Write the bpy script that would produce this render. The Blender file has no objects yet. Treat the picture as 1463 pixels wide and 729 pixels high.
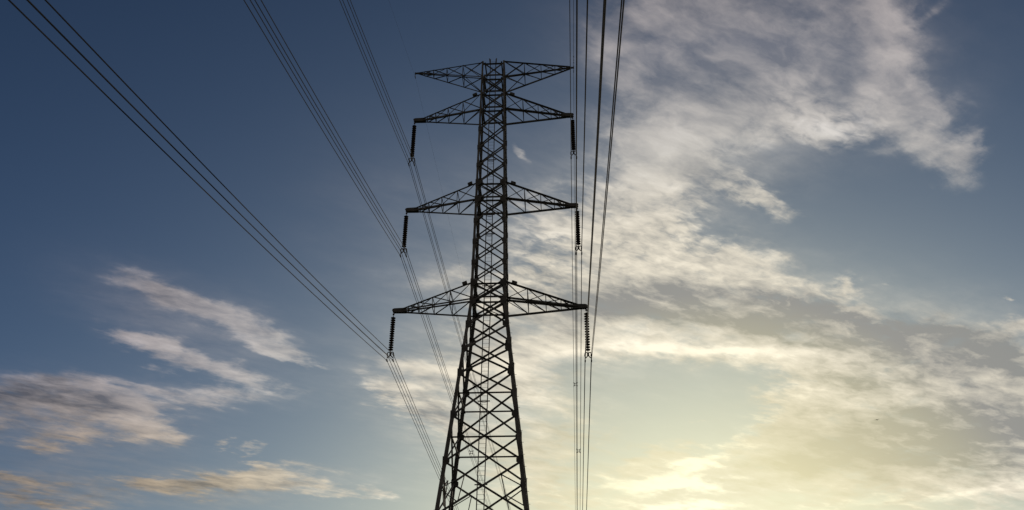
import bpy, bmesh, math, random
from mathutils import Vector, Matrix, Euler

random.seed(7)
SC = bpy.context.scene
COL = SC.collection
R = math.radians

# ------------------------------------------------------------------ camera
cam = bpy.data.cameras.new('camera')
cam_o = bpy.data.objects.new('camera', cam)
COL.objects.link(cam_o)
cam.sensor_width = 36.0
cam.lens = 1283.31 / 1463.0 * 36.0
cam.clip_start = 0.1
cam.clip_end = 20000.0
PITCH = 0.532632
ROLL = 0.005693
cam_o.matrix_world = (Matrix.Rotation(math.pi / 2 + PITCH, 4, 'X') @ Matrix.Rotation(ROLL, 4, 'Z'))
SC.camera = cam_o

# ------------------------------------------------------------------ exposure
SC.view_settings.view_transform = 'Standard'
SC.view_settings.look = 'None'
SC.view_settings.exposure = 0.0
SC.view_settings.gamma = 1.0
SC.view_settings.use_curve_mapping = False
SC.render.engine = 'CYCLES'
SC.cycles.use_denoising = False
SC.cycles.max_bounces = 6

# ------------------------------------------------------------------ sun
SUN_EL, SUN_AZ = R(8.0), R(12.3)
sun = bpy.data.lights.new('sun', 'SUN')
sun.energy = 2.0
sun.angle = R(0.6)
sun.color = (1.0, 0.86, 0.66)
sun_o = bpy.data.objects.new('sun', sun)
COL.objects.link(sun_o)
SUN_DIR = Vector((math.sin(SUN_AZ) * math.cos(SUN_EL), math.cos(SUN_AZ) * math.cos(SUN_EL), math.sin(SUN_EL)))
sun_o.rotation_euler = SUN_DIR.to_track_quat('Z', 'Y').to_euler()
sun_o.location = SUN_DIR * 300

# ------------------------------------------------------------------ sky with clouds
# Each entry is one elongated patch of cloud, placed by its compass azimuth and
# elevation (radians): two affine rows that bring it to a unit blob, then its weight.
CLOUD_COVER = [
    (10.86, -1.676, -1.173, -1.671, -15.15, 11.9, 0.85),
    (5.979, -1.532, -1.022, -3.227, -17.24, 14.32, 0.85),
    (7.743, 0.136, -2.563, -0.3985, -24.62, 16.91, 0.9),
    (17.58, -1.947, -2.005, -1.855, -21.8, 14.32, 0.85),
    (7.329, 3.321, -4.084, 9.939, -34.6, 19.65, 0.75),
    (13.43, -9.36, 0.2171, -24.07, -45.6, 39.14, 1.0),
    (29.74, -2.269, -13.65, -1.655, -17.89, 13.49, 0.95),
    (11.62, -19.71, 6.314, -24.29, -18.06, 24.15, 0.8),
    (9.523, -29.48, 11.88, -37.1, -13.37, 27.6, 0.75),
    (22.78, -26.59, 7.819, -37.78, -46.15, 48.04, -0.3),
    (27.86, -3.701, -3.028, -5.992, -60.87, 45.07, -0.3),
    (19.86, -12.62, 1.663, -30.57, -64.87, 47.45, 0.6),
    (21.8, -17.22, 2.707, -41.67, -68.83, 53.27, 0.65),
    (43.29, -18.44, -5.658, -30.45, -90.17, 61.79, 0.5),
    (46.04, 15.6, -34.99, 38.62, -125.3, 51.42, 0.5),
    (22.64, 5.454, -17.13, 24.79, -180.3, 114.2, 0.35),
    (10.72, -2.682, 0.6206, -4.601, -25.17, 14.33, 0.71),
    (10.06, -8.289, 2.88, -10.67, -17.75, 12.03, 0.83),
    (7.245, -2.88, 0.07311, -7.843, -25.6, 14.66, 0.92),
    (18.42, -8.822, -0.9818, -17.89, -46.87, 29.05, 0.52),
    (14.2, -0.332, -0.5737, -0.4242, -25.74, 12.61, 0.63),
    (7.735, -1.05, -0.6428, -3.276, -32.26, 15.53, 0.98),
    (8.486, -3.529, -1.198, -12.5, -37.01, 20.6, 0.98),
    (9.272, -4.367, -2.39, -19.74, -49.59, 28.8, 0.98),
    (13.52, -4.274, -5.58, -9.113, -39.65, 19.51, 0.98),
    (18.76, -12.84, -1.827, -57.2, -95.86, 65.4, 0.63),
    (30.48, -1.027, -16.35, 9.438, -150.2, 54.0, 0.63),
    (11.78, -0.3151, -0.5593, -0.7921, -46.4, 19.86, 0.92),
    (7.181, -1.3, -1.135, -10.83, -82.06, 36.67, 0.98),
    (7.503, -2.333, -2.218, -7.911, -33.98, 15.91, 1.09),
    (12.22, 2.092, -5.172, 7.312, -31.95, 7.907, 1.09),
    (8.624, -2.063, -3.271, -3.38, -24.06, 9.243, 1.09),
    (9.826, 3.009, -3.984, 16.46, -48.54, 9.845, 1.03),
    (13.08, 1.068, -2.943, 6.211, -53.56, 13.73, 1.03),
    (6.059, -0.59, -2.205, 0.1314, -36.92, 10.02, 1.09),
    (30.54, 9.24, -7.678, 27.54, -94.0, 24.51, 0.8),
    (14.44, -3.888, -6.388, -2.717, -18.91, 6.654, 1.03),
    (11.01, -0.9488, -1.624, -3.205, -87.63, 22.98, 0.92),
    (13.63, -7.039, 2.35, -15.1, -34.9, 13.68, 0.85),
    (15.62, -0.2127, -0.4966, -0.1658, -30.58, 9.711, 0.85),
    (21.18, 0.2175, 0.09894, 0.2508, -34.15, 9.705, 0.46),
    (21.32, -0.5107, -1.034, -0.3713, -40.38, 11.2, 0.57),
    (20.3, -9.769, 6.247, -21.64, -50.68, 15.73, 0.71),
    (17.05, -1.622, 2.232, -5.828, -65.26, 25.72, 0.8),
    (17.15, -7.725, 3.962, -18.66, -47.26, 15.16, 0.8),
    (19.75, 0.3155, 0.2136, 0.5022, -43.41, 17.89, 0.69),
    (21.83, 6.531, -1.538, 20.29, -88.95, 46.75, 0.48),
    (39.54, -41.69, 26.65, -110.3, -166.3, 108.3, 0.52),
    (23.21, 0.6104, 0.5435, 1.224, -64.62, 29.13, 0.4),
    (7.121, 0.3746, 0.3887, 0.4114, -10.73, 5.266, 0.02),
    (16.28, -2.168, 7.674, -11.53, -72.41, 27.99, 0.95),
    (13.21, -2.162, 5.341, -10.81, -61.06, 22.79, 1.05),
    (25.82, -3.747, 8.49, -23.17, -148.1, 54.15, 0.75),
    (21.06, -2.668, 9.88, -15.55, -87.61, 28.49, 0.9),
    (15.33, -1.802, 5.969, -13.31, -85.88, 28.53, 1.0),
    (13.86, 3.865, 5.824, 8.525, -48.78, 20.11, 0.85),
    (15.48, 1.203, 6.715, -0.9559, -50.79, 16.54, 0.9),
    (13.24, 2.755, 5.498, 9.374, -99.24, 33.75, 0.85),
    (23.98, -3.226, 10.74, -15.17, -71.95, 17.08, 0.75),
    (35.39, 1.297, 13.32, -8.663, -181.1, 53.16, 0.6),
    (13.22, 2.978, 3.366, 14.9, -97.38, 39.37, 0.85),
    (22.56, 0.6108, 8.142, -6.868, -200.4, 71.38, 0.55),
    (36.45, -4.355, 10.79, -35.41, -266.7, 97.74, 0.6),
    (8.541, 2.086, 2.037, 14.58, -93.45, 29.69, 0.85),
    (18.15, 0.6356, 6.821, -10.6, -165.0, 39.89, 0.6),
    (14.86, 0.3092, 3.345, -3.656, -108.6, 28.57, 0.8),
    (26.36, 2.698, 3.958, 11.69, -232.8, 63.18, 0.7),
    (26.77, 6.771, 5.698, 19.68, -115.0, 38.33, 0.7),
    (18.84, 3.785, 8.413, 10.58, -172.5, 48.17, 0.65),
    (16.06, 2.863, 7.137, 4.753, -142.6, 35.56, 0.7),
    (96.65, 17.34, 25.5, 35.76, -348.5, 120.4, 0.6),
    (97.02, 17.32, 25.62, 46.77, -466.2, 157.4, 0.5),
    (89.38, 14.69, 21.61, 25.58, -278.1, 92.61, 0.65),
    (75.37, -16.78, -22.64, -14.09, -84.28, 45.24, 1.1),
    (82.65, -20.21, -27.61, -83.8, -454.9, 246.2, 0.46),
    (105.2, -31.67, -45.35, -108.4, -474.9, 262.0, 0.46),
    (122.1, 33.24, -36.98, 118.4, -438.0, 127.2, 0.46),
    (14.54, -3.77, 9.381, -18.27, -69.08, 26.56, 0.07),
    (19.78, -13.05, 17.0, -23.26, -61.27, 35.07, 0.05),
    (26.97, 8.713, 5.89, 16.97, -68.67, 57.75, 0.04),
    (11.67, 1.77, -3.008, 12.07, -68.52, 18.06, 0.5),
    (31.69, 3.376, -6.08, 13.87, -113.2, 32.97, 0.4),
    (20.85, 6.532, -8.482, 31.75, -95.29, 22.67, 0.3),
    (15.59, -1.438, -2.27, -2.602, -47.7, 17.73, -0.25),
    (7.043, -1.893, -1.107, -6.734, -32.34, 16.62, 0.35),
    (18.91, 0.282, -6.126, 2.291, -34.7, 11.57, 0.3),
    (14.39, -4.948, 2.958, -9.388, -31.4, 11.23, 0.3),
    (19.08, 0.4184, 0.3198, 0.518, -32.2, 15.26, 0.25),
    (21.2, -3.462, 8.452, -35.96, -193.3, 66.42, -0.4),
    (33.86, -3.889, 16.43, -28.91, -175.7, 60.56, -0.3),
    (12.62, -6.57, -0.4971, -9.393, -25.83, 22.28, 0.2),
    (12.47, -3.29, -5.133, -4.83, -29.0, 12.3, 0.2),
    (14.09, -3.716, -3.01, -13.09, -66.29, 30.35, 0.25),
]
CLOUD_SHADE = [
    (7.431, -1.795, -1.131, -8.009, -43.16, 22.18, 0.48),
    (8.062, -3.032, -2.07, -14.26, -46.93, 25.57, 0.3),
    (6.775, -1.802, -1.174, -4.467, -23.07, 19.38, 0.15),
    (5.988, -1.209, -0.9142, -2.706, -18.08, 14.06, 0.64),
    (24.87, -3.277, -2.599, -3.253, -33.6, 25.19, 0.3),
    (16.44, -19.28, 5.532, -21.01, -25.32, 26.6, 0.4),
    (7.762, -1.168, -0.7897, -6.064, -53.84, 26.28, 0.88),
    (8.186, -2.592, -1.588, -11.57, -46.39, 24.35, 1.2),
    (8.078, -3.089, -2.616, -15.95, -51.97, 27.8, 1.12),
    (9.743, -3.098, -2.998, -11.63, -48.73, 22.99, 0.5),
    (7.712, -1.239, -3.011, -2.043, -33.2, 11.37, 0.8),
    (9.291, -0.3388, -3.108, 2.538, -59.98, 16.79, 0.64),
    (12.88, -3.323, -5.413, -4.755, -33.88, 12.09, 0.64),
    (14.55, 0.1686, 0.06085, 0.4709, -53.9, 23.87, 0.4),
    (17.43, 2.019, 7.446, 1.212, -73.72, 24.93, 0.52),
    (19.12, 5.411, 8.135, 13.16, -73.21, 30.76, 0.45),
    (9.287, 1.649, 2.516, 9.048, -102.2, 29.87, 0.48),
    (13.32, 3.576, 5.724, 9.991, -76.75, 23.31, 0.4),
    (17.11, -7.713, 3.987, -19.35, -49.09, 15.93, 0.44),
    (20.01, -0.5195, -0.9568, -1.003, -65.52, 25.78, 0.4),
    (21.34, -3.221, 9.637, -29.03, -170.2, 65.06, 0.3),
    (29.81, -9.032, 7.249, -25.95, -92.17, 28.43, 0.3),
    (12.63, -0.3593, -0.5903, -0.6479, -32.18, 15.77, 0.3),
    (17.82, -0.2824, -0.6252, -0.3022, -44.78, 14.39, 0.3),
    (6.844, -0.8773, -1.288, -14.16, -165.6, 72.19, -0.8),
    (11.73, 1.671, -3.179, 16.83, -98.19, 25.99, -0.5),
    (16.36, -0.8887, -2.685, -1.472, -154.4, 43.29, -1.2),
    (19.02, -1.911, -3.239, -6.75, -156.4, 41.32, -0.9),
    (8.905, -0.7282, -3.61, 7.405, -190.8, 44.05, -0.6),
    (10.64, 5.019, -4.015, 57.59, -126.5, 26.6, -0.6),
    (17.25, -10.53, -0.5025, -40.32, -87.22, 72.25, -0.3),
    (58.42, -18.22, -16.79, -11.62, -45.5, 35.8, -0.2),
    (9.588, -2.635, -2.048, -19.82, -93.92, 47.03, 0.4),
    (14.51, -1.984, 6.748, -8.83, -52.95, 19.64, 0.15),
    (11.0, -1.005, -3.887, 0.06484, -48.61, 13.96, 0.25),
    (18.68, -1.017, -3.065, -1.721, -173.5, 49.03, -0.5),
]
CLOUD_VEIL = [
    (5.384, -1.211, -0.889, -2.066, -12.39, 9.84, 0.5),
    (6.35, 1.056, -2.293, 1.574, -16.42, 10.07, 0.45),
    (12.23, -14.38, 3.078, -15.06, -16.58, 18.27, 0.3),
    (6.486, -1.71, 0.1299, -2.291, -11.43, 6.097, 0.45),
    (5.961, -1.898, -0.898, -5.367, -21.38, 11.37, 0.4),
    (7.238, -1.649, -2.622, -1.713, -13.06, 4.874, 0.75),
    (9.268, 0.01665, -0.08031, 0.02706, -10.94, 4.174, 0.4),
    (12.85, -4.286, 2.8, -6.156, -21.02, 7.414, 0.4),
    (8.609, -1.033, 3.647, -4.496, -30.39, 11.36, 0.32),
    (8.913, 1.568, 3.797, 1.983, -29.74, 10.22, 0.38),
    (7.673, 1.306, 1.983, 5.523, -64.74, 18.95, 0.35),
    (12.3, 3.301, 5.284, 6.66, -51.17, 15.54, 0.35),
    (12.13, 2.33, 3.321, 10.38, -85.97, 33.83, 0.3),
    (10.41, -1.455, -2.4, -2.614, -39.14, 11.5, 0.5),
    (18.82, 1.007, 1.019, 2.108, -53.59, 27.14, 0.25),
    (16.19, -1.424, -2.381, -2.67, -62.52, 18.72, 0.4),
    (8.644, 0.7444, 0.7838, 0.5511, -8.591, 4.574, 0.09),
    (9.802, -2.656, -2.131, -4.083, -19.45, 15.48, 0.25),
    (7.083, -2.45, -2.138, -7.299, -26.96, 13.81, 0.45),
    (7.851, -1.749, -1.002, -5.497, -32.28, 16.25, 0.35),
]
CLOUD_RIPPLE = [
    (6.225, -2.495, 0.3984, -4.591, -15.29, 8.946, 1.0),
    (18.74, -0.1557, -0.3999, -0.1497, -25.69, 12.98, 0.8),
    (10.78, -8.037, 0.8481, -15.93, -29.11, 25.17, 0.9),
    (15.45, -6.064, -1.094, -9.369, -31.48, 21.27, 0.7),
    (9.275, 1.785, -3.736, 5.246, -22.85, 6.395, 0.8),
    (16.86, -5.192, 4.094, -12.01, -42.69, 13.91, 0.7),
    (9.625, -5.531, -1.13, -24.34, -49.98, 31.47, 0.5),
]


world = bpy.data.worlds.new('World')
SC.world = world
world.use_nodes = True
NT = world.node_tree
NT.nodes.clear()


def node(t, **kw):
    n = NT.nodes.new(t)
    for k, v in kw.items():
        setattr(n, k, v)
    return n


def put(sock, v):
    if hasattr(v, 'is_linked'):
        NT.links.new(v, sock)
    else:
        sock.default_value = v


def m(op, a, b=None, c=None, clamp=False):
    n = node('ShaderNodeMath', operation=op, use_clamp=clamp)
    for i, v in enumerate((a, b, c)):
        if v is not None:
            put(n.inputs[i], v)
    return n.outputs[0]


def vm(op, a, b=None, out=0):
    n = node('ShaderNodeVectorMath', operation=op)
    put(n.inputs[0], a)
    if b is not None:
        put(n.inputs['Scale'] if op == 'SCALE' else n.inputs[1], b)
    return n.outputs['Value'] if out else n.outputs[0]


def xyz(x, y, z):
    n = node('ShaderNodeCombineXYZ')
    for i, v in enumerate((x, y, z)):
        put(n.inputs[i], v)
    return n.outputs[0]


def noise(v, scale, detail, rough=0.55, dist=0.0, color=False):
    n = node('ShaderNodeTexNoise')
    put(n.inputs['Vector'], v)
    n.inputs['Scale'].default_value = scale
    n.inputs['Detail'].default_value = detail
    n.inputs['Roughness'].default_value = rough
    n.inputs['Distortion'].default_value = dist
    return n.outputs['Color'] if color else n.outputs[0]


def smooth(v, a, b):
    n = node('ShaderNodeMapRange', interpolation_type='SMOOTHSTEP')
    put(n.inputs[0], v)
    n.inputs[1].default_value = a
    n.inputs[2].default_value = b
    return n.outputs[0]


def ramp(v, stops):
    n = node('ShaderNodeValToRGB')
    put(n.inputs[0], v)
    e = n.color_ramp.elements
    while len(e) < len(stops):
        e.new(0.5)
    for i, (p, c) in enumerate(stops):
        e[i].position = p
        e[i].color = (*[lin(q) for q in c], 1.0)
    return n.outputs[0]


def lin(c):
    c /= 255.0
    return c / 12.92 if c < 0.04045 else ((c + 0.055) / 1.055) ** 2.4


def mix(f, a, b):
    n = node('ShaderNodeMix', data_type='RGBA')
    put(n.inputs[0], f)
    put(n.inputs[6], a)
    put(n.inputs[7], b)
    return n.outputs[2]


def blobs(v, table):
    total = None
    for a0, a1, a2, b0, b1, b2, amp in table:
        u = vm('DOT_PRODUCT', v, (a0, a1, a2), 1)
        w = vm('DOT_PRODUCT', v, (b0, b1, b2), 1)
        r2 = m('MULTIPLY_ADD', w, w, m('MULTIPLY', u, u))
        g = m('POWER', 0.3679, r2)
        total = m('MULTIPLY', g, amp) if total is None else m('MULTIPLY_ADD', g, amp, total)
    return total


direction = node('ShaderNodeTexCoord').outputs['Generated']
sep = node('ShaderNodeSeparateXYZ')
put(sep.inputs[0], direction)
dx, dy, dz = sep.outputs
azim = m('ARCTAN2', dx, dy)
elev = m('ARCSINE', dz)

# cloud-layer plane, so cloud texture foreshortens towards the horizon
inv = m('DIVIDE', 1.0, m('ADD', m('MAXIMUM', dz, 0.0), 0.06))
px_, py_ = m('MULTIPLY', dx, inv), m('MULTIPLY', dy, inv)
plane = xyz(px_, py_, 0.0)


def drawn_out(heading, squeeze, stretch, z):
    """cloud-layer coordinates for texture drawn out along a compass heading"""
    s_, c_ = math.sin(R(heading)), math.cos(R(heading))
    al = vm('DOT_PRODUCT', plane, (s_ * stretch, c_ * stretch, 0), 1)
    ac = vm('DOT_PRODUCT', plane, (c_ * squeeze, -s_ * squeeze, 0), 1)
    return xyz(ac, al, z)


big = noise(plane, 3.0, 2.0, 0.5, color=True)
fine = noise(drawn_out(58, 1.5, 0.9, 0.0), 12.0, 5.0, 0.55, color=True)
w1 = vm('SCALE', vm('SUBTRACT', big, (0.5, 0.5, 0.5)), 0.04)
w2 = vm('SCALE', vm('SUBTRACT', fine, (0.5, 0.5, 0.5)), 0.045)
warp = vm('MULTIPLY', vm('ADD', w1, w2), (1.5, 0.6, 0.0))
base = xyz(azim, elev, 1.0)
where = vm('ADD', base, warp)
cover = blobs(where, CLOUD_COVER)
shade = blobs(vm('ADD', base, vm('SCALE', warp, 0.8)), CLOUD_SHADE)
rippled = blobs(base, CLOUD_RIPPLE)

# stringy detail, drawn out along the drift of the cloud layer
jit = vm('SCALE', w2, 1.6)
streak = noise(vm('ADD', drawn_out(56, 2.2, 0.8, 0.0), jit), 6.5, 7.0, 0.58, 0.2)
puff = noise(vm('ADD', drawn_out(140, 1.5, 0.9, 3.1), jit), 9.0, 7.0, 0.58)
# fine ripples, like mackerel sky
ripple = noise(vm('ADD', drawn_out(64, 2.3, 1.1, 1.7), vm('SCALE', jit, 0.6)), 24.0, 3.0, 0.55, 0.4)
texd = m('MULTIPLY_ADD', m('SUBTRACT', streak, 0.5), 0.6, m('MULTIPLY', m('SUBTRACT', puff, 0.5), 0.42))
ripd = m('MULTIPLY', m('SUBTRACT', ripple, 0.5), m('MULTIPLY_ADD', rippled, 0.55, 0.08))
texd = m('ADD', texd, ripd)
cov = m('MINIMUM', cover, 1.25)
patchy = m('SUBTRACT', noise(vm('ADD', drawn_out(60, 1.4, 1.0, 9.1), jit), 5.0, 3.0, 0.55), 0.5)
gate = smooth(cov, 0.02, 0.42)
dens = m('MULTIPLY_ADD', m('MULTIPLY_ADD', texd, 3.4, m('MULTIPLY', patchy, 1.0)), gate, cov)
thick = m('MULTIPLY', smooth(dens, 0.10, 1.2), 0.95)
veil = m('MULTIPLY', blobs(where, CLOUD_VEIL), m('MULTIPLY_ADD', texd, 2.0, m('MULTIPLY_ADD', patchy, 0.8, 0.9)), clamp=True)
# unseen cloud sheet away from the sun, added as neutral fill on the tower
fill_veil = m('MULTIPLY', smooth(vm('DOT_PRODUCT', direction, tuple(SUN_DIR), 1), 0.42, -0.1), m('MULTIPLY_ADD', patchy, 0.8, 0.7), clamp=True)
veil = m('MAXIMUM', veil, fill_veil)
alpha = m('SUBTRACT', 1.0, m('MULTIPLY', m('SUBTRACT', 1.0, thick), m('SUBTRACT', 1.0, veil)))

sky = node('ShaderNodeTexSky', sky_type='NISHITA', sun_disc=False)
sky.sun_elevation = SUN_EL
sky.sun_rotation = SUN_AZ
sky.air_density = 0.6
sky.dust_density = 2.0
sky.ozone_density = 0.0
SKY_STRENGTH = 0.1
ssep = node('ShaderNodeSeparateColor')
put(ssep.inputs[0], vm('SCALE', sky.outputs[0], SKY_STRENGTH))
comb = node('ShaderNodeCombineColor')
# film-like response of the sky's own light, per channel
for i, (a, g, b) in enumerate(((0.397, 1.3, 0.3), (0.622, 1.3, 0.5), (1.302, 1.45, 1.8))):
    xg = m('POWER', ssep.outputs[i], g)
    put(comb.inputs[i], m('DIVIDE', m('MULTIPLY', xg, a), m('MULTIPLY_ADD', xg, b, 1.0)))
clear = comb.outputs[0]

# colour of sunlit cloud and of thick shaded cloud, by angle from the sun; last stop tints the added fill veil
cosang = vm('DOT_PRODUCT', direction, tuple(SUN_DIR), 1)
ang = m('DIVIDE', m('ARCCOSINE', cosang), R(60))
lit = ramp(ang, [(0.0, (255, 253, 222)), (0.165, (243, 235, 199)), (0.205, (230, 221, 188)), (0.29, (241, 232, 210)), (0.40, (224, 216, 199)),
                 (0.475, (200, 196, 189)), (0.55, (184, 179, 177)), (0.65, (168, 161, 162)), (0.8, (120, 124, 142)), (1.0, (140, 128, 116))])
drk = ramp(ang, [(0.0, (250, 244, 205)), (0.165, (226, 218, 178)), (0.22, (204, 197, 165)), (0.28, (178, 174, 153)), (0.325, (152, 151, 146)),
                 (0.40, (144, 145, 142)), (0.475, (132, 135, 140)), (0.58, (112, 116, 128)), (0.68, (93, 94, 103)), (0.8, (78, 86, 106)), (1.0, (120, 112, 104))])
warm = node('ShaderNodeMix', data_type='RGBA')
put(warm.inputs[0], m('MULTIPLY', smooth(elev, R(21.0), R(14.5)), smooth(ang, 0.33, 0.55)))
warm.inputs[6].default_value = (1, 1, 1, 1)
warm.inputs[7].default_value = (1.08, 0.93, 0.68, 1)
relief = noise(vm('ADD', drawn_out(60, 1.9, 0.9, 4.3), jit), 9.0, 7.0, 0.58, 0.2)
mott = m('MULTIPLY_ADD', m('SUBTRACT', relief, 0.5), 2.4, m('MULTIPLY_ADD', ripd, -2.2, 0.14))
sh = m('ADD', m('MINIMUM', shade, 0.84), mott)
shn = node('ShaderNodeClamp')
put(shn.inputs[0], sh)
shn.inputs[1].default_value = -0.6
shn.inputs[2].default_value = 1.0
sh = shn.outputs[0]
cloud = mix(m('MAXIMUM', sh, 0.0), lit, drk)
cloud = vm('SCALE', cloud, m('MULTIPLY_ADD', m('MINIMUM', sh, 0.0), -0.55, 1.0))
cloud = vm('MULTIPLY', cloud, warm.outputs[2])
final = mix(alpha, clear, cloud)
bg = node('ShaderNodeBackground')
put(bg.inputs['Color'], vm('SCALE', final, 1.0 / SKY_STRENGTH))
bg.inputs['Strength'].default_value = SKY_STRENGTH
out = node('ShaderNodeOutputWorld')
put(out.inputs['Surface'], bg.outputs[0])
world.cycles.sampling_method = 'MANUAL'
world.cycles.sample_map_resolution = 512


# ------------------------------------------------------------------ helpers
def tag(o, label=None, cat=None, group=None, kind=None):
    for k, v in (('label', label), ('category', cat), ('group', group), ('kind', kind)):
        if v:
            o[k] = v
    return o


def empty(name, loc=(0, 0, 0), rz=0.0, parent=None):
    o = bpy.data.objects.new(name, None)
    o.empty_display_size = 0.2
    o.location = loc
    o.rotation_euler = (0, 0, rz)
    COL.objects.link(o)
    if parent:
        o.parent = parent
    return o


def build(name, bm, mat, parent=None, smooth_shade=False):
    bmesh.ops.recalc_face_normals(bm, faces=bm.faces[:])
    me = bpy.data.meshes.new(name)
    bm.to_mesh(me)
    bm.free()
    me.materials.append(mat)
    if smooth_shade:
        for f in me.polygons:
            f.use_smooth = True
    o = bpy.data.objects.new(name, me)
    COL.objects.link(o)
    if parent:
        o.parent = parent
    return o


def copy_tree(o, parent=None):
    c = o.copy()
    COL.objects.link(c)
    c.parent = parent
    for ch in list(o.children):
        copy_tree(ch, c)
    return c


def basis(d, up=None):
    d = d.normalized()
    up = Vector(up) if up is not None else Vector((0, 0, 1))
    if abs(d.dot(up.normalized())) > 0.98:
        up = Vector((1, 0, 0)) if abs(d.x) < 0.9 else Vector((0, 1, 0))
    s = d.cross(up).normalized()
    return s, s.cross(d).normalized(), d


def extrude(bm, a, b, prof, up=None):
    """a straight bar from a to b with a closed profile [(s, t), ...]"""
    a, b = Vector(a), Vector(b)
    s, t, d = basis(b - a, up)
    r0 = [bm.verts.new(a + s * x + t * y) for x, y in prof]
    r1 = [bm.verts.new(b + s * x + t * y) for x, y in prof]
    n = len(prof)
    for i in range(n):
        bm.faces.new((r0[i], r0[(i + 1) % n], r1[(i + 1) % n], r1[i]))
    bm.faces.new(r0[::-1])
    bm.faces.new(r1)


def angle_bar(bm, a, b, w, up=None, th=None, fx=1, fy=1):
    """an L-section steel angle"""
    th = th or max(0.012, w * 0.14)
    h = w * 0.5
    pr = [(-h, -h), (h, -h), (h, -h + th), (-h + th, -h + th), (-h + th, h), (-h, h)]
    extrude(bm, a, b, [(x * fx, y * fy) for x, y in pr], up)


def flat_bar(bm, a, b, w, th, up=None):
    extrude(bm, a, b, [(-w / 2, -th / 2), (w / 2, -th / 2), (w / 2, th / 2), (-w / 2, th / 2)], up)


def round_bar(bm, a, b, r, n=8):
    extrude(bm, a, b, [(r * math.cos(2 * math.pi * i / n), r * math.sin(2 * math.pi * i / n)) for i in range(n)])


def tube(bm, pts, r, n=6, closed=False):
    pts = [Vector(p) for p in pts]
    rings = []
    N = len(pts)
    for i, p in enumerate(pts):
        if closed:
            d = pts[(i + 1) % N] - pts[i - 1]
        else:
            d = pts[min(i + 1, N - 1)] - pts[max(i - 1, 0)]
        s, t, _ = basis(d)
        rings.append([bm.verts.new(p + s * (r * math.cos(2 * math.pi * k / n)) + t * (r * math.sin(2 * math.pi * k / n)))
                      for k in range(n)])
    for i in range(N if closed else N - 1):
        a, b = rings[i], rings[(i + 1) % N]
        for k in range(n):
            bm.faces.new((a[k], a[(k + 1) % n], b[(k + 1) % n], b[k]))
    if not closed:
        bm.faces.new(rings[0][::-1])
        bm.faces.new(rings[-1])


def lathe(bm, prof, n=16, z0=0.0):
    """revolve [(radius, z), ...] about the local z axis"""
    rings = []
    for r, z in prof:
        rings.append([bm.verts.new((r * math.cos(2 * math.pi * k / n), r * math.sin(2 * math.pi * k / n), z + z0))
                      for k in range(n)])
    for a, b in zip(rings, rings[1:]):
        for k in range(n):
            bm.faces.new((a[k], a[(k + 1) % n], b[(k + 1) % n], b[k]))
    bm.faces.new(rings[0])
    bm.faces.new(rings[-1][::-1])


def plate(bm, pts, normal, th):
    """a flat polygon plate of thickness th"""
    n = Vector(normal).normalized() * (th / 2)
    a = [bm.verts.new(Vector(p) - n) for p in pts]
    b = [bm.verts.new(Vector(p) + n) for p in pts]
    k = len(pts)
    bm.faces.new(a[::-1])
    bm.faces.new(b)
    for i in range(k):
        bm.faces.new((a[i], a[(i + 1) % k], b[(i + 1) % k], b[i]))


def material(name, base, rough, metal=0.0, var=0.25, scale=3.0, bump=0.0):
    mt = bpy.data.materials.new(name)
    mt.use_nodes = True
    nt = mt.node_tree
    b = nt.nodes['Principled BSDF']
    b.inputs['Roughness'].default_value = rough
    b.inputs['Metallic'].default_value = metal
    b.inputs['Specular IOR Level'].default_value = 0.12
    tc = nt.nodes.new('ShaderNodeTexCoord')
    nz = nt.nodes.new('ShaderNodeTexNoise')
    nz.inputs['Scale'].default_value = scale
    nz.inputs['Detail'].default_value = 6.0
    nt.links.new(tc.outputs['Object'], nz.inputs['Vector'])
    cr = nt.nodes.new('ShaderNodeValToRGB')
    cr.color_ramp.elements[0].position = 0.3
    cr.color_ramp.elements[1].position = 0.7
    cr.color_ramp.elements[0].color = (*[c * (1 - var) for c in base], 1)
    cr.color_ramp.elements[1].color = (*[c * (1 + var) for c in base], 1)
    nt.links.new(nz.outputs[0], cr.inputs[0])
    nt.links.new(cr.outputs[0], b.inputs['Base Color'])
    if bump:
        bp = nt.nodes.new('ShaderNodeBump')
        bp.inputs['Strength'].default_value = bump
        nt.links.new(nz.outputs[0], bp.inputs['Height'])
        nt.links.new(bp.outputs[0], b.inputs['Normal'])
    return mt


STEEL = material('weathered_steel', (0.105, 0.108, 0.108), 0.75, 0.0, 0.45, 0.9)
PLATE = material('plate_steel', (0.078, 0.08, 0.08), 0.8, 0.0, 0.3, 4.0)
PORCELAIN = material('brown_porcelain', (0.05, 0.035, 0.03), 0.6, 0.0, 0.2, 8.0)
ALUMINIUM = material('weathered_aluminium', (0.05, 0.05, 0.054), 0.9, 0.0, 0.15, 2.0)
FITTING = material('dark_fitting', (0.07, 0.068, 0.066), 0.85, 0.0, 0.25, 6.0)
GRASS = material('rough_grass', (0.05, 0.062, 0.028), 0.95, 0.0, 0.5, 0.6, 0.4)
CONCRETE = material('pale_concrete', (0.3, 0.29, 0.27), 0.9, 0.0, 0.2, 2.0, 0.1)
FEATHER = material('dark_feathers', (0.03, 0.028, 0.027), 0.9, 0.0, 0.2, 20.0)


# ------------------------------------------------------------------ the ground
def ground_z(x, y):
    z = -1.6
    if y < -12:
        d = -12 - y
        z -= 0.20 * d if d < 160 else 32.0 + 0.02 * (d - 160)
    if y > 80:
        z += min(0.02 * (y - 80), 12.0)
    r = math.hypot(x, y - 30)
    k = min(1.0, max(0.0, (r - 45) / 120.0))
    return z + k * (0.9 * math.sin(x * 0.031 + 1.3) * math.cos(y * 0.027) + 0.5 * math.sin(x * 0.083 + y * 0.061))


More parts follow.
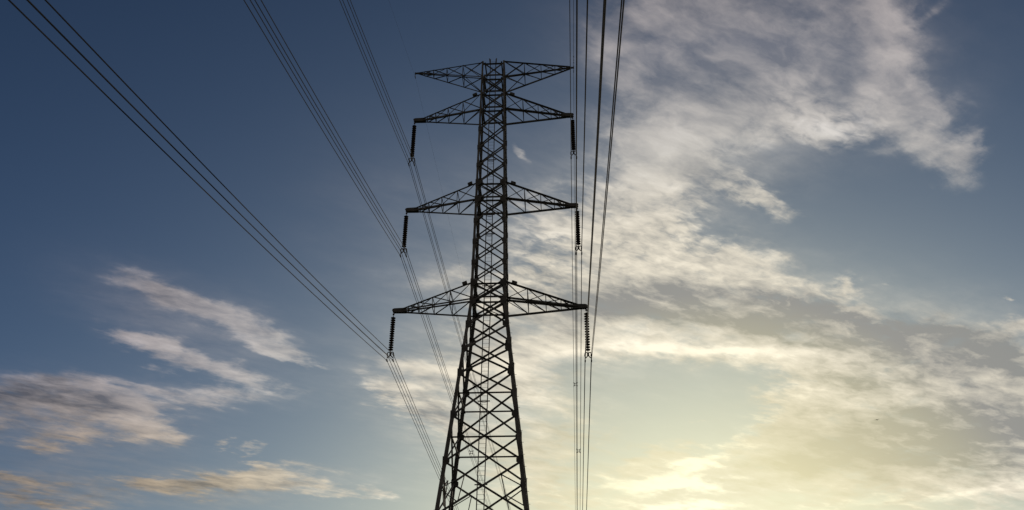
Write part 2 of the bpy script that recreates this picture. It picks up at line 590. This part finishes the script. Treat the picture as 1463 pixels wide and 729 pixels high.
def axis_steps():
    v, s, x = [0.0], 3.0, 0.0
    while x < 9000:
        x += s
        v.append(x)
        s = 3.0 if x < 120 else s * 1.16
    return [-a for a in v[:0:-1]] + v


bm = bmesh.new()
ax = axis_steps()
grid = [[bm.verts.new((x, y, ground_z(x, y))) for x in ax] for y in ax]
for j in range(len(ax) - 1):
    for i in range(len(ax) - 1):
        bm.faces.new((grid[j][i], grid[j][i + 1], grid[j + 1][i + 1], grid[j + 1][i]))
tag(build('ground', bm, GRASS, None, True), kind='structure')

# ------------------------------------------------------------------ the lattice tower
TX, TY, YAW = -1.66675, 60.0, -0.0620736
GZ = -1.6
WAIST, W_WAIST, TOP, W_TOP, SLOPE = 30.6877, 1.3030, 54.3753, 0.9558, 0.10298


def half(h):
    if h > WAIST:
        t = (h - WAIST) / (TOP - WAIST)
        return W_WAIST * (1 - t) + W_TOP * t
    return W_WAIST + SLOPE * (WAIST - h)


BASE_H = GZ + 0.35
LEVELS = [54.375, 52.56, 50.79, 49.00, 46.93, 45.02, 43.18, 41.43, 39.79, 37.82, 35.90, 34.02, 32.27, 30.68,
          28.68, 26.68, 24.74, 21.54, 18.24, 14.65, 10.6, 5.6, BASE_H]

tower = empty('lattice_tower', (TX, TY, 0.0), YAW)
tag(tower, 'tall dark steel lattice transmission tower with four pairs of cross arms against the sunset sky', 'pylon')
# local frame: x along the cross arms, y away from the viewer, z height above the viewer's eye


def corner(sx, sy, h, inset=0.0):
    w = half(h) - inset
    return Vector((sx * w, sy * w, h))


FACES = {  # (corner a, corner b, outward normal)
    'front': ((-1, -1), (1, -1), (0, -1, 0)),
    'back': ((-1, 1), (1, 1), (0, 1, 0)),
    'left': ((-1, -1), (-1, 1), (-1, 0, 0)),
    'right': ((1, -1), (1, 1), (1, 0, 0)),
}

for sx in (-1, 1):
    for sy in (-1, 1):
        bm = bmesh.new()
        prev = None
        cuts = [BASE_H - 0.1, 5.6, 14.65, 21.54, 26.68, WAIST, 35.9, 41.43, 47.0, TOP + 0.12]
        wid = [0.30, 0.29, 0.27, 0.25, 0.23, 0.21, 0.19, 0.17, 0.15]
        for (a, b), w in zip(zip(cuts, cuts[1:]), wid):
            # angle section, heel outwards
            th = 0.035
            def ring(h):
                c = Vector((sx * half(h), sy * half(h), h))
                pr = [(0, 0), (-w, 0), (-w, -th), (-th, -th), (-th, -w), (0, -w)]
                return [bm.verts.new(c + Vector((sx * (px + 0.04), sy * (py + 0.04), 0))) for px, py in pr]
            r0, r1 = ring(a - 0.0), ring(b)
            for i in range(6):
                bm.faces.new((r0[i], r0[(i + 1) % 6], r1[(i + 1) % 6], r1[i]))
            bm.faces.new(r0[::-1])
            bm.faces.new(r1)
        leg = build('leg', bm, STEEL, tower)
        # splice plates lapped over the joints of the leg
        for h in LEVELS[4:-1]:
            c = corner(sx, sy, h)
            q = 0.40 if h < WAIST + 1 or min(abs(h - v) for v in (52.54, 50.78, 49.0, 41.42, 39.8, 32.27, 30.69)) < 0.1 else 0.26
            bm = bmesh.new()
            for nx, ny in ((1, 0), (0, 1)):
                # plate in the plane of the face, spreading inwards from the leg
                dv = Vector((-sx * ny, -sy * nx, 0))
                nn = Vector((sx * nx, sy * ny, 0))
                o = c + nn * 0.058
                pts = [o + dv * -0.06 + Vector((0, 0, -q * .75)), o + dv * 0.16 + Vector((0, 0, -q * .8)), o + dv * q + Vector((0, 0, -q * .3)),
                       o + dv * q + Vector((0, 0, q * .3)), o + dv * 0.16 + Vector((0, 0, q * .8)), o + dv * -0.06 + Vector((0, 0, q * .75))]
                plate(bm, pts, nn, 0.022)
            build('gusset_plate', bm, PLATE, leg)
        # step bolts up one leg
        if (sx, sy) == (1, -1):
            h = 14.0
            k = 0
            while h < 53.5:
                bm = bmesh.new()
                c = corner(sx, sy, h) + Vector((0.05, -0.05, 0))
                d = Vector((0.17, 0, 0)) if k % 2 else Vector((0, -0.17, 0))
                round_bar(bm, c - d * 0.2, c + d, 0.012, 6)
                build('step_bolt', bm, FITTING, leg)
                h += 0.42
                k += 1

ARM_LEVELS = [54.375, 52.54, 50.763, 49.003, 41.421, 39.808, 32.266, 30.688]
for fname, (ca, cb, nrm) in FACES.items():
    n = Vector(nrm)
    for i in range(len(LEVELS) - 1):
        t, b = LEVELS[i], LEVELS[i + 1]
        ta, tb = corner(*ca, t), corner(*cb, t)
        ba, bb = corner(*ca, b), corner(*cb, b)
        w = 0.085 if t > 33 else 0.115
        bm = bmesh.new()
        ins = 0.06
        angle_bar(bm, ta.lerp(bb, ins * .5) - n * 0.00, ta.lerp(bb, 1 - ins * .5) - n * 0.00, w, n)
        angle_bar(bm, tb.lerp(ba, ins * .5) - n * (w + 0.005), tb.lerp(ba, 1 - ins * .5) - n * (w + 0.005), w, n, fy=-1)
        build('cross_brace', bm, STEEL, tower)
        # secondary members in the tall lower panels
        if t - b > 3.4:
            mid = (ta + bb) / 2
            for (p_top, p_bot, q_top, q_bot) in ((ta, ba, tb, bb), (tb, bb, ta, ba)):
                bm = bmesh.new()
                a1, a2, lm = p_top.lerp(q_bot, 0.25), p_bot.lerp(q_top, 0.25), p_top.lerp(p_bot, 0.5)
                for g1, g2 in ((a1, a2), (a1, lm), (a2, lm)):
                    angle_bar(bm, g1 - n * .25, g2 - n * .25, 0.065, n)
                build('secondary_brace', bm, STEEL, tower)
    struts = ARM_LEVELS + [(LEVELS[k] * half(LEVELS[k + 1]) + LEVELS[k + 1] * half(LEVELS[k])) / (half(LEVELS[k]) + half(LEVELS[k + 1]))
                           for k in (16, 17)]
    for h in struts:
        bm = bmesh.new()
        a, b = corner(*ca, h), corner(*cb, h)
        angle_bar(bm, a - n * 0.24, b - n * 0.24, 0.11 if h in ARM_LEVELS else 0.09, n)
        build('horizontal_strut', bm, STEEL, tower)

# diaphragm bracing across the body inside, at every cross-arm level
for h in (52.54, 49.003, 41.421, 39.808, 32.266, 30.688):
    bm = bmesh.new()
    angle_bar(bm, corner(-1, -1, h - .14, .2), corner(1, 1, h - .14, .2), 0.07)
    angle_bar(bm, corner(1, -1, h - .24, .2), corner(-1, 1, h - .24, .2), 0.07)
    build('plan_brace', bm, STEEL, tower)

# concrete footings
for sx in (-1, 1):
    for sy in (-1, 1):
        bm = bmesh.new()
        c = corner(sx, sy, BASE_H)
        lathe(bm, [(0.55, GZ - 0.6), (0.5, BASE_H - .05), (0.45, BASE_H)], 20)
        bmesh.ops.translate(bm, verts=bm.verts, vec=(c.x, c.y, 0))
        build('footing', bm, CONCRETE, tower)

# ------------------------------------------------------------------ cross arms
ARMS = [  # (top level, bottom level, half length, tip height, top member size)
    (54.375, 52.54, 6.887, 54.239),
    (50.763, 49.003, 6.726, 48.90),
    (41.421, 39.808, 6.828, 39.72),
    (32.266, 30.688, 7.220, 30.68),
]


def cross_arm(side, k):
    ht, hb, L, tz = ARMS[k]
    earth = k == 0
    arm = empty('cross_arm', (0, 0, 0), 0, tower)
    tip_len = 0.25 if earth else 0.95
    tw_ = 0.05 if earth else 0.10
    roots = {}
    tips = {}
    for sy in (-1, 1):
        for up in (0, 1):
            h = ht if up else hb
            roots[sy, up] = Vector((side * half(h), sy * half(h), h))
            tips[sy, up] = Vector((side * (L - tip_len * .6), sy * tw_, tz + ((0.10 if up else -0.10) if not earth else (0.05 if up else -.05))))
    cw = 0.10 if earth else 0.13
    for key, r in roots.items():
        bm = bmesh.new()
        angle_bar(bm, r, tips[key], cw * (1.0 if key[1] == 0 or earth else 0.95), (0, key[0], 0), fx=1, fy=1)
        build('chord', bm, STEEL, arm)
    # zig-zag lattice on the two sides, the top and the bottom of the arm
    fr = [0.0, 0.30, 0.55, 0.76, 0.90]

    def lattice(name, ka, kb, nn, start):
        bm = bmesh.new()
        A = [roots[ka].lerp(tips[ka], f) for f in fr]
        B = [roots[kb].lerp(tips[kb], f) for f in fr]
        nn = Vector(nn) * 0.02
        for i in range(1, len(fr)):
            angle_bar(bm, A[i] - nn, B[i] - nn, 0.055, nn)
        for i in range(len(fr) - 1):
            p, q = (A[i], B[i + 1]) if start else (B[i], A[i + 1])
            angle_bar(bm, p + nn, q + nn, 0.06, nn)
            if i == 0 and earth:
                p, q = (B[i], A[i + 1]) if start else (A[i], B[i + 1])
                angle_bar(bm, p + nn * 4, q + nn * 4, 0.055, nn)
        build(name, bm, STEEL, arm)

    lattice('side_lattice', (-1, 1), (-1, 0), (0, -1, 0), True)
    lattice('side_lattice', (1, 1), (1, 0), (0, 1, 0), True)
    lattice('bottom_lattice', (-1, 0), (1, 0), (0, 0, -1), True)
    lattice('top_lattice', (-1, 1), (1, 1), (0, 0, 1), False)
    # pointed tip of the arm
    bm = bmesh.new()
    x0, x1 = side * (L - tip_len), side * (L + 0.12)
    if earth:
        for yy in (-0.05, 0.05):
            plate(bm, [(x0, yy, tz - .07), (x1, yy, tz - .05), (x1, yy, tz + .05), (x0, yy, tz + .07)], (0, 1, 0), 0.02)
        plate(bm, [(x1 - side * .04, -.06, tz - .20), (x1 + side * .03, -.06, tz - .20), (x1 + side * .03, -.06, tz + .08), (x1 - side * .04, -.06, tz + .08)], (0, 1, 0), 0.02)
    else:
        for yy in (-0.13, 0.13):
            plate(bm, [(x0, yy, tz - .17), (x1 - side * .1, yy, tz - .15), (x1, yy, tz - .02), (x1 - side * .05, yy, tz + .12),
                       (x1 - side * .2, yy, tz + .16), (x0, yy, tz + .19)], (0, 1, 0), 0.03)
        plate(bm, [(x0, -.11, tz - .12), (x0, .11, tz - .12), (x1 - side * .1, .11, tz - .12), (x1 - side * .1, -.11, tz - .12)], (0, 0, 1), 0.03)
        round_bar(bm, (side * L, -0.16, tz - 0.08), (side * L, 0.16, tz - 0.08), 0.035, 10)
    build('tip_plate', bm, PLATE, arm)
    if not earth:
        # small box clamped on top of the near upper chord close to the body
        r, t = roots[-1, 1], tips[-1, 1]
        d = (t - r).normalized()
        up = Vector((0, -1, 0)).cross(d) * (1 if side < 0 else -1)
        if up.z < 0:
            up = -up
        c = r + d * (0.50 if side < 0 else 0.66) + up * 0.14
        bm = bmesh.new()
        hx, hz = 0.19, 0.11
        plate(bm, [c - d * hx - up * hz, c + d * hx - up * hz, c + d * hx + up * hz, c - d * hx + up * hz], (0, 1, 0), 0.22)
        for s in (-.1, .1):
            flat_bar(bm, c + d * s - up * .05, c + d * s - up * .22, 0.04, 0.03, (0, 1, 0))
        build('mounted_box', bm, PLATE, arm)
    return arm


for k in range(4):
    for side in (-1, 1):
        cross_arm(side, k)

# ------------------------------------------------------------------ climbing ladder with hoops
bm = bmesh.new()


def ladder_pt(h, off):
    cx = -0.05 - 0.07 * max(0.0, (53 - h)) / 40
    return Vector((cx + off, -half(h) + 0.42, h))


for off in (-0.24, 0.24):
    for a, b in ((2.0, WAIST), (WAIST, 55.1)):
        flat_bar(bm, ladder_pt(a, off), ladder_pt(b, off), 0.06, 0.065, (1, 0, 0))
ladder = build('ladder', bm, STEEL, tower)
bm = bmesh.new()
h = 2.3
while h < 54.9:
    round_bar(bm, ladder_pt(h, -0.24), ladder_pt(h, 0.24), 0.010, 6)
    h += 0.32
tag(build('rung', bm, STEEL, ladder), kind='stuff')
for h in (16.75, 22.72, 26.0, 32.2, 36.8, 38.6, 44.0):
    bm = bmesh.new()
    c = ladder_pt(h, 0)
    tube(bm, [c + Vector((0.26 * math.cos(t), 0.30 * math.sin(t), 0)) for t in [math.pi * i / 10 for i in range(11)]], 0.02, 6)
    flat_bar(bm, c + Vector((-.42, -.02, -.03)), c + Vector((.42, -.02, -.03)), 0.07, 0.04, (0, 1, 0))
    build('ladder_bracket', bm, STEEL, ladder)
for s in (-1, 1):
    bm = bmesh.new()
    c = ladder_pt(54.65, 0.0)
    top = c + Vector((s * 0.30 * (1 if s > 0 else 1.15), 0, 0.55))
    plate(bm, [c + Vector((s * .16, 0, -.2)), c + Vector((s * .30, 0, -.2)), top + Vector((.03, 0, 0)), top + Vector((-.03, 0, 0))], (0, 1, 0), 0.03)
    build('rail_horn', bm, STEEL, ladder)

# ------------------------------------------------------------------ insulator strings
ATT = {  # centre of each four-wire bundle at its clamp
    ('left', 3): (-8.8733, 60.4479, 26.8644), ('right', 3): (5.5398, 59.5521, 26.5273),
    ('left', 2): (-8.4812, 60.4235, 35.7198), ('right', 2): (5.1477, 59.5765, 35.5283),
    ('left', 1): (-8.3803, 60.4173, 44.5048), ('right', 1): (5.0468, 59.5827, 44.6967),
}
TIPZ = {1: 48.9, 2: 39.72, 3: 30.68}
WORDS = {1: 'highest', 2: 'middle', 3: 'lowest'}
HALF_B = 0.225


def insulator(side, lv):
    x, y, zb = ATT[side, lv]
    ztop = TIPZ[lv] - 0.08
    t = empty('insulator_string', (x, y, ztop), YAW)
    tag(t, 'dark string of discs hanging from the %s wire carrying arm on the %s' % (WORDS[lv], side),
        'insulator', 'insulator strings hanging from the cross arms')
    drop = ztop - (zb + HALF_B)          # down to the upper pair of clamps
    hang, yoke = 0.42, 0.32
    bm = bmesh.new()
    tube(bm, [(0.045 * math.cos(a), 0, -0.02 + 0.07 * math.sin(a)) for a in [2 * math.pi * i / 12 for i in range(12)]], 0.016, 6, True)
    flat_bar(bm, (0, 0, -0.07), (0, 0, -hang), 0.05, 0.03, (1, 0, 0))
    flat_bar(bm, (-.035, 0, -0.14), (-.035, 0, -.28), 0.025, 0.07, (1, 0, 0))
    flat_bar(bm, (.035, 0, -0.14), (.035, 0, -.28), 0.025, 0.07, (1, 0, 0))
    build('hanger', bm, FITTING, t)
    n = 15
    span = drop - hang - yoke
    p = span / n
    disc = None
    for i in range(n):
        if disc is None:
            bm = bmesh.new()
            lathe(bm, [(0.045, 0.0), (0.05, -p * .24), (0.09, -p * .30), (0.176, -p * .46), (0.184, -p * .58), (0.172, -p * .63),
                       (0.11, -p * .50), (0.10, -p * .58), (0.075, -p * .62), (0.05, -p * .70), (0.045, -p * 1.0)], 20)
            disc = build('disc', bm, PORCELAIN, t, True)
            d = disc
        else:
            d = disc.copy()
            COL.objects.link(d)
            d.parent = t
        d.location = (0, 0, -hang - p * i)
    # yoke: crossed plates reaching out to the four clamps
    zy = -drop
    bm = bmesh.new()
    flat_bar(bm, (0, 0, zy + yoke), (0, 0, zy + .10), 0.06, 0.05, (1, 0, 0))
    plate(bm, [(-.07, 0, zy + .20), (.07, 0, zy + .20), (.08, 0, zy - .10), (-.08, 0, zy - .10)], (0, 1, 0), 0.04)
    for s in (-1, 1):
        arc = [(s * 0.04, 0, zy + .14), (s * .11, 0, zy + .21), (s * .18, 0, zy + .20), (s * .23, 0, zy + .11), (s * HALF_B, 0, zy + .02)]
        tube(bm, arc, 0.038, 8)
        arc = [(s * 0.04, 0, zy - .06), (s * .10, 0, zy - .16), (s * .17, 0, zy - .21), (s * .22, 0, zy - .24)]
        tube(bm, arc, 0.038, 8)
    build('yoke', bm, FITTING, t)
    for s in (-1, 1):
        bm = bmesh.new()
        flat_bar(bm, (s * (HALF_B + .0), 0, zy - .05), (s * (HALF_B + .0), 0, zy - 2 * HALF_B + .05), 0.035, 0.03, (1, 0, 0))
        build('link', bm, FITTING, t)
    for s in (-1, 1):
        for q in (0, 1):
            bm = bmesh.new()
            c = Vector((s * HALF_B, 0, zy - q * 2 * HALF_B))
            tube(bm, [c + Vector((0, -.20, -.045)), c + Vector((0, -.09, -.006)), c, c + Vector((0, .10, 0.0)), c + Vector((0, .2, .006))], 0.052, 8)
            plate(bm, [c + Vector((0, -.07, -.06)), c + Vector((0, .07, -.06)), c + Vector((0, .05, .075)), c + Vector((0, -.05, .075))], (1, 0, 0), 0.07)
            build('clamp', bm, FITTING, t)
    return t


for lv in (3, 2, 1):
    for side in ('left', 'right'):
        insulator(side, lv)

# ------------------------------------------------------------------ wires
NEAR_AZ, FAR_AZ = 0.069477, 0.06696
NEAR_C, FAR_C = 0.000395, -0.00003
NEAR_M = {('left', 3): .2478, ('left', 2): .2427, ('left', 1): .2183, ('right', 3): .2370, ('right', 2): .2320, ('right', 1): .2306,
          ('left', 0): .2354, ('right', 0): .2415}
FAR_M = {('left', 3): .0084, ('left', 2): -.0162, ('left', 1): -.0301, ('right', 3): -.0171, ('right', 2): -.0136, ('right', 1): -.0125,
         ('left', 0): -.015, ('right', 0): -.014}


def near_pt(a, key, t):
    return Vector((a[0] - math.sin(NEAR_AZ) * t, a[1] - math.cos(NEAR_AZ) * t, a[2] - NEAR_M[key] * t + NEAR_C * t * t))


def far_pt(a, key, t):
    return Vector((a[0] + math.sin(FAR_AZ) * t, a[1] + math.cos(FAR_AZ) * t, a[2] - FAR_M[key] * t + FAR_C * t * t))


def wire(name, a, key, r):
    pts = [near_pt(a, key, t) for t in (150, 130, 112, 96, 84, 74, 66, 60, 55, 50, 45, 40, 35, 30, 25, 20, 15, 10, 5, 2, .6, .2)]
    pts += [Vector(a)]
    pts += [far_pt(a, key, t) for t in (.2, .6, 2, 6, 12, 20, 35, 55, 80, 110, 150, 200, 260, 320, 400)]
    bm = bmesh.new()
    tube(bm, pts, r, 8)
    return build(name, bm, ALUMINIUM, None, True)


cy, sy_ = math.cos(YAW), math.sin(YAW)
for lv in (3, 2, 1):
    for side in ('left', 'right'):
        x, y, z = ATT[side, lv]
        for s in (-1, 1):
            for q in (0, 1):
                a = (x + cy * s * HALF_B, y + sy_ * s * HALF_B, z + HALF_B * (1 - 2 * q))
                o = wire('conductor_wire', a, (side, lv), 0.0205)
                tag(o, '%s %s wire of the four in the %s bundle on the %s of the tower' %
                    ('upper' if q == 0 else 'lower', 'left' if s < 0 else 'right', WORDS[lv], side),
                    'power line', 'conductor wires in six bundles of four')

for side, sg in (('left', -1), ('right', 1)):
    L, tz = 6.887, 54.239
    lx = sg * (L + 0.10)
    a = (TX + cy * lx, TY + sy_ * lx, tz - 0.42)
    o = wire('earth_wire', a, (side, 0), 0.0045 if side == 'left' else 0.016)
    tag(o, 'single thin earth wire held under the tip of the topmost %s cross arm' % side, 'power line', 'earth wires above the conductors')
    t = empty('earth_wire_hanger', (a[0], a[1], a[2]), YAW)
    tag(t, 'short metal hanger holding the earth wire below the topmost %s arm tip' % side, 'wire clamp', 'earth wire hangers at the top arm tips')
    bm = bmesh.new()
    flat_bar(bm, (0, 0, 0.34), (0, 0, 0.05), 0.045, 0.03, (1, 0, 0))
    tube(bm, [(.03 * math.cos(q), 0, .34 + .05 * math.sin(q)) for q in [2 * math.pi * i / 10 for i in range(10)]], 0.012, 6, True)
    build('link', bm, FITTING, t)
    bm = bmesh.new()
    tube(bm, [(0, -.18, -.045), (0, -.08, -.01), (0, 0, 0), (0, .09, 0), (0, .18, 0)], 0.03, 8)
    plate(bm, [(0, -.05, -.05), (0, .05, -.05), (0, .03, .08), (0, -.03, .08)], (1, 0, 0), 0.05)
    build('clamp', bm, FITTING, t)

# vibration dampers on the right earth wire near its clamp
lx = 6.887 + 0.10
a = (TX + cy * lx, TY + sy_ * lx, 54.239 - 0.42)
for i, d in enumerate((1.3, 2.3)):
    p0 = near_pt(a, ('right', 0), d)
    t = empty('vibration_damper', p0, -NEAR_AZ)
    tag(t, ('small two weight damper on the right earth wire, %s the topmost arm tip' % ('nearest' if i == 0 else 'second from')),
        'damper', 'dampers on the earth wire')
    bm = bmesh.new()
    plate(bm, [(0, -.03, .03), (0, .03, .03), (0, .02, -.09), (0, -.02, -.09)], (1, 0, 0), 0.035)
    build('clamp', bm, FITTING, t)
    bm = bmesh.new()
    tube(bm, [(0, -.2, -.04), (0, -.1, -.075), (0, 0, -.085), (0, .1, -.095), (0, .2, -.12)], 0.008, 6)
    build('messenger_cable', bm, FITTING, t)
    for s in (-1, 1):
        bm = bmesh.new()
        tube(bm, [(0, s * .14, -.085 - s * .015), (0, s * .17, -.08 - s * .02), (0, s * .24, -.07 - s * .035)], 0.032, 8)
        build('weight', bm, FITTING, t)

# spacers clipped between the four wires of a bundle beyond the tower
SPACERS = [(('left', 1), 52.6), (('left', 2), 51.2), (('right', 1), 50.6), (('right', 2), 50.2)]
for key, d in SPACERS:
    c = far_pt(ATT[key], key, d)
    t = empty('bundle_spacer', c, YAW)
    tag(t, 'small square spacer frame clipping the four wires of the %s %s bundle beyond the tower' % (WORDS[key[1]], key[0]),
        'spacer', 'spacers on the wire bundles beyond the tower')
    bm = bmesh.new()
    h = HALF_B
    flat_bar(bm, (-h, 0, h * .55), (h, 0, h * .55), 0.05, 0.04, (0, 1, 0))
    flat_bar(bm, (-h, 0, -h * .55), (h, 0, -h * .55), 0.05, 0.04, (0, 1, 0))
    flat_bar(bm, (-h * .55, 0.045, -h), (-h * .55, 0.045, h), 0.05, 0.04, (0, 1, 0))
    flat_bar(bm, (h * .55, 0.045, -h), (h * .55, 0.045, h), 0.05, 0.04, (0, 1, 0))
    build('frame', bm, FITTING, t)
    for sx in (-1, 1):
        for sz in (-1, 1):
            bm = bmesh.new()
            round_bar(bm, (sx * h, -.07, sz * h), (sx * h, .07, sz * h), 0.055, 8)
            build('clip', bm, FITTING, t)

# ------------------------------------------------------------------ a distant bird
bird = empty('bird', BIRD_LOC := Vector((27.163, 63.572, 23.4475)), 0.9)
tag(bird, 'tiny dark bird gliding alone in front of the pale clouds low on the right', 'bird')
bm = bmesh.new()
prof = [(-.14, .006), (-.11, .02), (-.05, .042), (.02, .046), (.07, .034), (.10, .030), (.125, .022), (.15, .004)]
rings = []
for x, r in prof:
    rings.append([bm.verts.new((x, r * math.cos(2 * math.pi * k / 10), r * 0.9 * math.sin(2 * math.pi * k / 10))) for k in range(10)])
for a, b in zip(rings, rings[1:]):
    for k in range(10):
        bm.faces.new((a[k], a[(k + 1) % 10], b[(k + 1) % 10], b[k]))
bm.faces.new(rings[0])
bm.faces.new(rings[-1])
for s in (-1, 1):
    # a wing: thin aerofoil strips out to a pointed tip
    secs = [(.03, .05, -.05, .012), (.12, .065, -.045, .035), (.22, .05, -.05, .03), (.30, -.01, -.06, .005)]
    wr = []
    for y, xf, xb, z in secs:
        wr.append([bm.verts.new((xf, s * y, z + .01)), bm.verts.new(((xf + xb) / 2, s * y, z + .022)), bm.verts.new((xb, s * y, z + .008)), bm.verts.new(((xf + xb) / 2, s * y, z + .004))])
    for a, b in zip(wr, wr[1:]):
        for k in range(4):
            bm.faces.new((a[k], a[(k + 1) % 4], b[(k + 1) % 4], b[k]))
    bm.faces.new(wr[0])
    bm.faces.new(wr[-1])
plate(bm, [(-.12, -.012, 0), (-.12, .012, 0), (-.21, .045, .004), (-.2, 0, .004), (-.21, -.045, .004)], (0, 0, 1), 0.006)
bmesh.ops.scale(bm, verts=bm.verts, vec=(0.62, 0.62, 0.62))
build('body', bm, FEATHER, bird, True)
